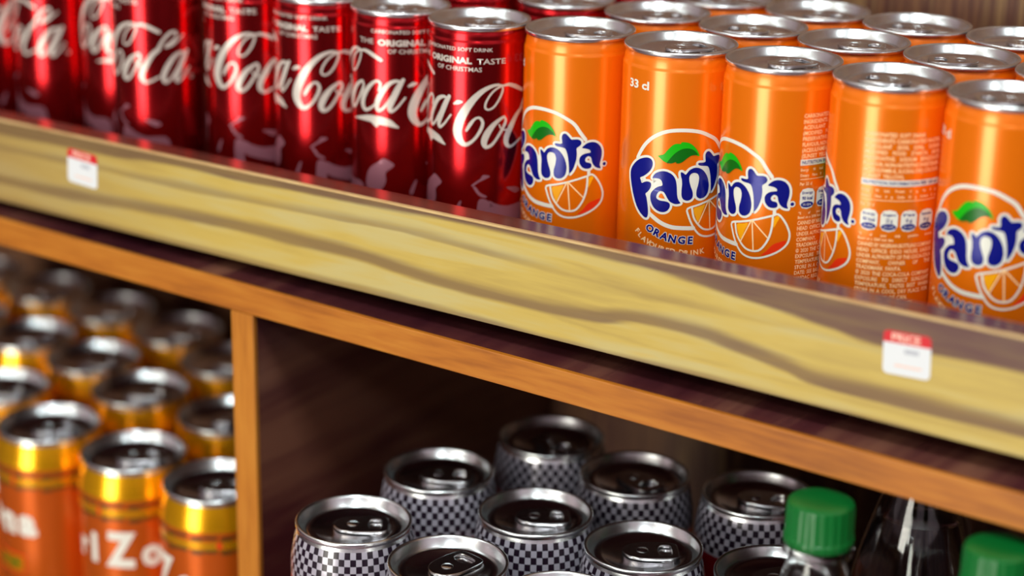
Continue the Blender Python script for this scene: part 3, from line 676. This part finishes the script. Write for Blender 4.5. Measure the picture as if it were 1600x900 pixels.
# ------------------------------------------------------------------ energy drink cans (checkered neck)
R_E, H_E = 31.0, 610 - 427.7
def make_energy():
    r = empty('energy_drink_can', 0, 0, 0)
    R, rim, H = R_E, 28.6, H_E
    low = [(R - 6, 0), (R - 5, 0.5), (R - 3.5, 2.5), (R - 1, 7), (R, 11), (R, H * 0.45), (R, H - 30), (R, H - 26.2), (R, H - 25)]
    chk = [(R, H - 21.6), (R - 0.15, H - 18.2), (R - 0.7, H - 14.8), (R - 1.25, H - 11.4), (R - 1.85, H - 8.0), (rim - 0.5, H - 4.7)]
    prof = low + chk + [(rim - 1.0, H - 3.4), (rim - 1.2, H - 2.7)]
    nl = len(low)
    def fm(j, i):
        if j < nl - 4: return 2 if (i // 8) % 4 else 3
        if j < nl - 2: return 3 if i % 16 < 6 else (4 if i % 16 < 8 else 2)
        if j < nl - 1: return 1
        if j < nl + 5: return (i + j) % 2
        return 5
    b = link('body', lathe('can_body', prof, 66, [M['black'], M['chk'], M['erd'], M['eor'], M['egr'], M['alu']], face_mat=fm, angle=60, top=False), r)
    add_lid(r, H, lid_en, tab_big, 4.4, 0)
    return r
em, eu = make_energy(), []
G3 = 'checkered energy drink cans in the cabinet'
en = [(-568.1, 699.1, 215, 'checkered can nearest the divider in the front row'), (-570.5, 772.3, 210, 'checkered can behind the one nearest the divider'), (-548.7, 844.7, 150, 'checkered can at the back left, closest to the dark wall'),
      (-486.9, 829.7, 160, 'checkered can in the back row, under the middle of the oak edge'), (-502.2, 760.4, 215, 'checkered can in the middle of the cluster'), (-504.2, 690.1, 260, 'front checkered can cut by the bottom picture edge, right of the divider one'),
      (-439.3, 759.5, 215, 'checkered can right of the middle one, left of the green capped bottle'), (-424.0, 846.2, 200, 'checkered can at the back right, behind the green capped bottle'), (-375.7, 773.0, 230, 'checkered can half hidden behind the green capped bottle'),
      (-441.0, 690.0, 250, 'front checkered can of which only the rim shows at the bottom picture edge')]
for i, (x, y, lr, lab) in enumerate(en):
    place(em, eu, 'can', x, y, CFL, 0, lr, lab, 'can', G3)
    
# ------------------------------------------------------------------ iced tea cans (gold neck)
R_T, H_T = 32.4, 610 - 469.0
def make_tea():
    r = empty('iced_tea_can', 0, 0, 0)
    R, rim, H = R_T, 30.2, H_T
    prof = [(R - 6, 0), (R - 5, 0.5), (R - 3.5, 2.5), (R - 1, 7), (R, 11), (R, H * 0.5), (R, H - 34), (R, H - 18), (R - 0.15, H - 16.5), (R - 0.8, H - 13.5), (rim - 0.3, H - 6), (rim - 1.0, H - 3.8), (rim - 1.2, H - 2.7)]
    b = link('body', lathe('can_body', prof, 64, [M['tea'], M['gold'], M['alu']], ring_mat=[0] * 6 + [0] + [1] * 4 + [2], angle=60, top=False), r)
    P = Print(R); W, K, Y, Rr, G = range(5)
    n = 12; wseg = 2 * math.pi * 33.6 / n
    P.rect(-math.pi * 33.6 + 0.2, H - 29.0, math.pi * 33.6, H - 24.2, Y, 0)
    for i in range(n):
        s = -math.pi * 33.6 + i * wseg
        for zc in (-22.0, -30.6):
            P.poly([(s + 1, H + zc - 1.6), (s + wseg * 0.42, H + zc - 1.6), (s + wseg * 0.42, H + zc - 0.4), (s + wseg - 1.2, H + zc - 0.4), (s + wseg - 1.2, H + zc + 1.5), (s + wseg * 0.5, H + zc + 1.5), (s + wseg * 0.5, H + zc + 0.9), (s + 1, H + zc + 0.9)], K, 1, False)
        if i % 3 == 0: P.disc(s, H - 26.5, 1.8, Rr, 1)
    for ch, s, z, h, w in (('A', -36, -49, 20, 15), ('r', -15.5, -51.5, 15, 8.5), ('i', -5.0, -50.5, 18, 5), ('Z', 13.0, -50, 20, 19), ('o', 31.8, -51.5, 17, 13), ('n', 46.5, -53, 17, 12), ('a', 61, -53, 17, 12.5)):
        P.text(ch, s, H + z, h, W, 1, bold=0.5, width=w)
    P.rect(30, H - 89, 58, H - 76, Rr, 1); P.rect(31.2, H - 88, 56.8, H - 77.4, Y, 2); P.text('X', 40, H - 82.5, 5, G, 3, bold=0.4); P.disc(50, H - 82.5, 2.6, G, 3)
    for c in range(len(P.chunks)):         # print heights shrink with the can about its top
        v, fa, m, la = P.chunks[c]; P.chunks[c] = ([(a * 0.9636, H + (b - H) * 0.9636) for a, b in v], fa, m, la)
    link('printed_label', P.build('printed_label', [M['white'], M['bandk'], M['gold'], M['deep'], M['leafd']]), b)
    add_lid(r, H, lid_te, tab_big, 4.8, 0)
    return r
tm, tu = make_tea(), []
G4 = 'gold necked iced tea cans in the cabinet'
te = [(-811.6, 790.8, 3.5, 'gold necked can in the front row showing the letters riZo'), (-883.7, 790.7, -50, 'gold necked can in the front row at the left picture edge'), (-743.0, 789.0, -27, 'gold necked can in the front row beside the divider'),
      (-880.4, 866.2, 20, 'gold necked can behind the one showing riZo'), (-806.2, 867.5, 60, 'gold necked can in the second row beside the divider'), (-945.5, 888.0, -30, 'gold necked can in the second row, second from the left picture edge'),
      (-1012.0, 893.0, 80, 'dark lidded can in the second row, third from the divider side'), (-954.5, 814.5, 40, 'gold necked can partly cut by the left picture edge, behind the front row'), (-938.7, 962.0, 10, 'dark lidded can in the back row beside the divider'),
      (-871.7, 938.5, 100, 'gold necked can against the divider, third row back'), (-1006.5, 965.0, -80, 'dark lidded can in the back row, second from the divider'), (-1075.0, 968.1, 50, 'dark lidded can in the back row, third from the divider'),
      (-1143.5, 966.0, 0, 'dark lidded can in the back row at the left picture edge'), (-1081.0, 893.0, 20, 'dark lidded can in the second row at the left picture edge')]
for i, (x, y, s, lab) in enumerate(te):
    place(tm, tu, 'can', x * 0.9636, y * 0.9636, CFL, s / 33.6, 215 + random.uniform(-25, 25), lab, 'can', G4)

# ------------------------------------------------------------------ bottles
def make_bottle(H, R, neck=12.0, cap=True):
    r = empty('soda_bottle', 0, 0, 0)
    nz = H - 20
    outer = [(R - 6, 0), (R - 3, 1.2), (R - 0.5, 5), (R, 10), (R, H * 0.35), (R - 2, H * 0.42), (R - 2, H * 0.5), (R, H * 0.58), (R - 0.6, H - 92), (R - 3.5, H - 78), (R - 8, H - 62), (R - 12.5, H - 48), (neck + 3.2, H - 36), (neck + 0.8, H - 29), (neck, H - 25.5),
             (neck, H - 24.2), (neck + 3.4, H - 23.8), (neck + 3.4, H - 22.0), (neck, H - 21.6), (neck - 0.5, H - 4), (neck - 0.5, H - 2.2)]
    inner = [(max(a - 0.6, 1), b + (0.6 if b < 2 else 0)) for a, b in outer][::-1]
    prof = outer + [(p[0], p[1]) for p in inner]
    me = lathe('bottle_body', prof, 48, [M['pet']], angle=60)
    link('body', me, r)
    lev = H - 55
    liq = [(0.02, 1.4)] + [(a - 0.75, b + (0.9 if b < 2 else 0)) for a, b in outer if b < lev]
    liq += [(R - 11.2, lev), (0.02, lev)]
    link('drink', lathe('drink', liq, 48, [M['drink']], angle=50, close=False), r)
    c = []
    seg = 96
    pr = [(14.9, H - 19.5, 0), (15.1, H - 19.2, 0), (15.1, H - 16.2, 0), (14.7, H - 15.6, 1), (14.6, H - 3.0, 1), (14.0, H - 1.1, 0.3), (12.5, H - 0.1, 0), (8, H, 0), (0.02, H, 0)]
    V, F = [], []
    for rr, z, k in pr:
        for i in range(seg):
            a = 2 * math.pi * i / seg; q = rr - (0.45 * k if (i // 2) % 2 else 0); V.append((q * math.cos(a), q * math.sin(a), z))
    for j in range(len(pr) - 1):
        for i in range(seg):
            k = (i + 1) % seg; F.append((j * seg + i, j * seg + k, (j + 1) * seg + k, (j + 1) * seg + i))
    cp = link('screw_cap', mesh('screw_cap', V, F, [M['cap']], None, True, 35), r)
    cp['label'] = 'ridged green screw cap'
    return r
bt = make_bottle(610 - 359.3, 31.0)
G5 = 'clear soda bottles in the cabinet'
b1 = bt; b1.location = (-331.0 * S, 721.0 * S, (CFL + ZC) * S)
tag(b1, 'clear bottle with green screw cap in front of the checkered cans', 'bottle', G5)
b2 = copy_tree(bt); b2.location = (-252.8 * S, 724.7 * S, (CFL + ZC) * S)
tag(b2, 'clear bottle with green screw cap at the bottom right picture corner', 'bottle', G5)
b3 = make_bottle(244, 33.0); b3.location = (-342.0 * S, 862.0 * S, (CFL + ZC) * S)
tag(b3, 'taller clear bottle between the two green caps, its top hidden by the oak edge', 'bottle', G5)
b4 = copy_tree(bt); b4.location = (-256.0 * S, 868.0 * S, (CFL + ZC) * S)
tag(b4, 'clear bottle behind the one at the bottom right picture corner', 'bottle', G5)
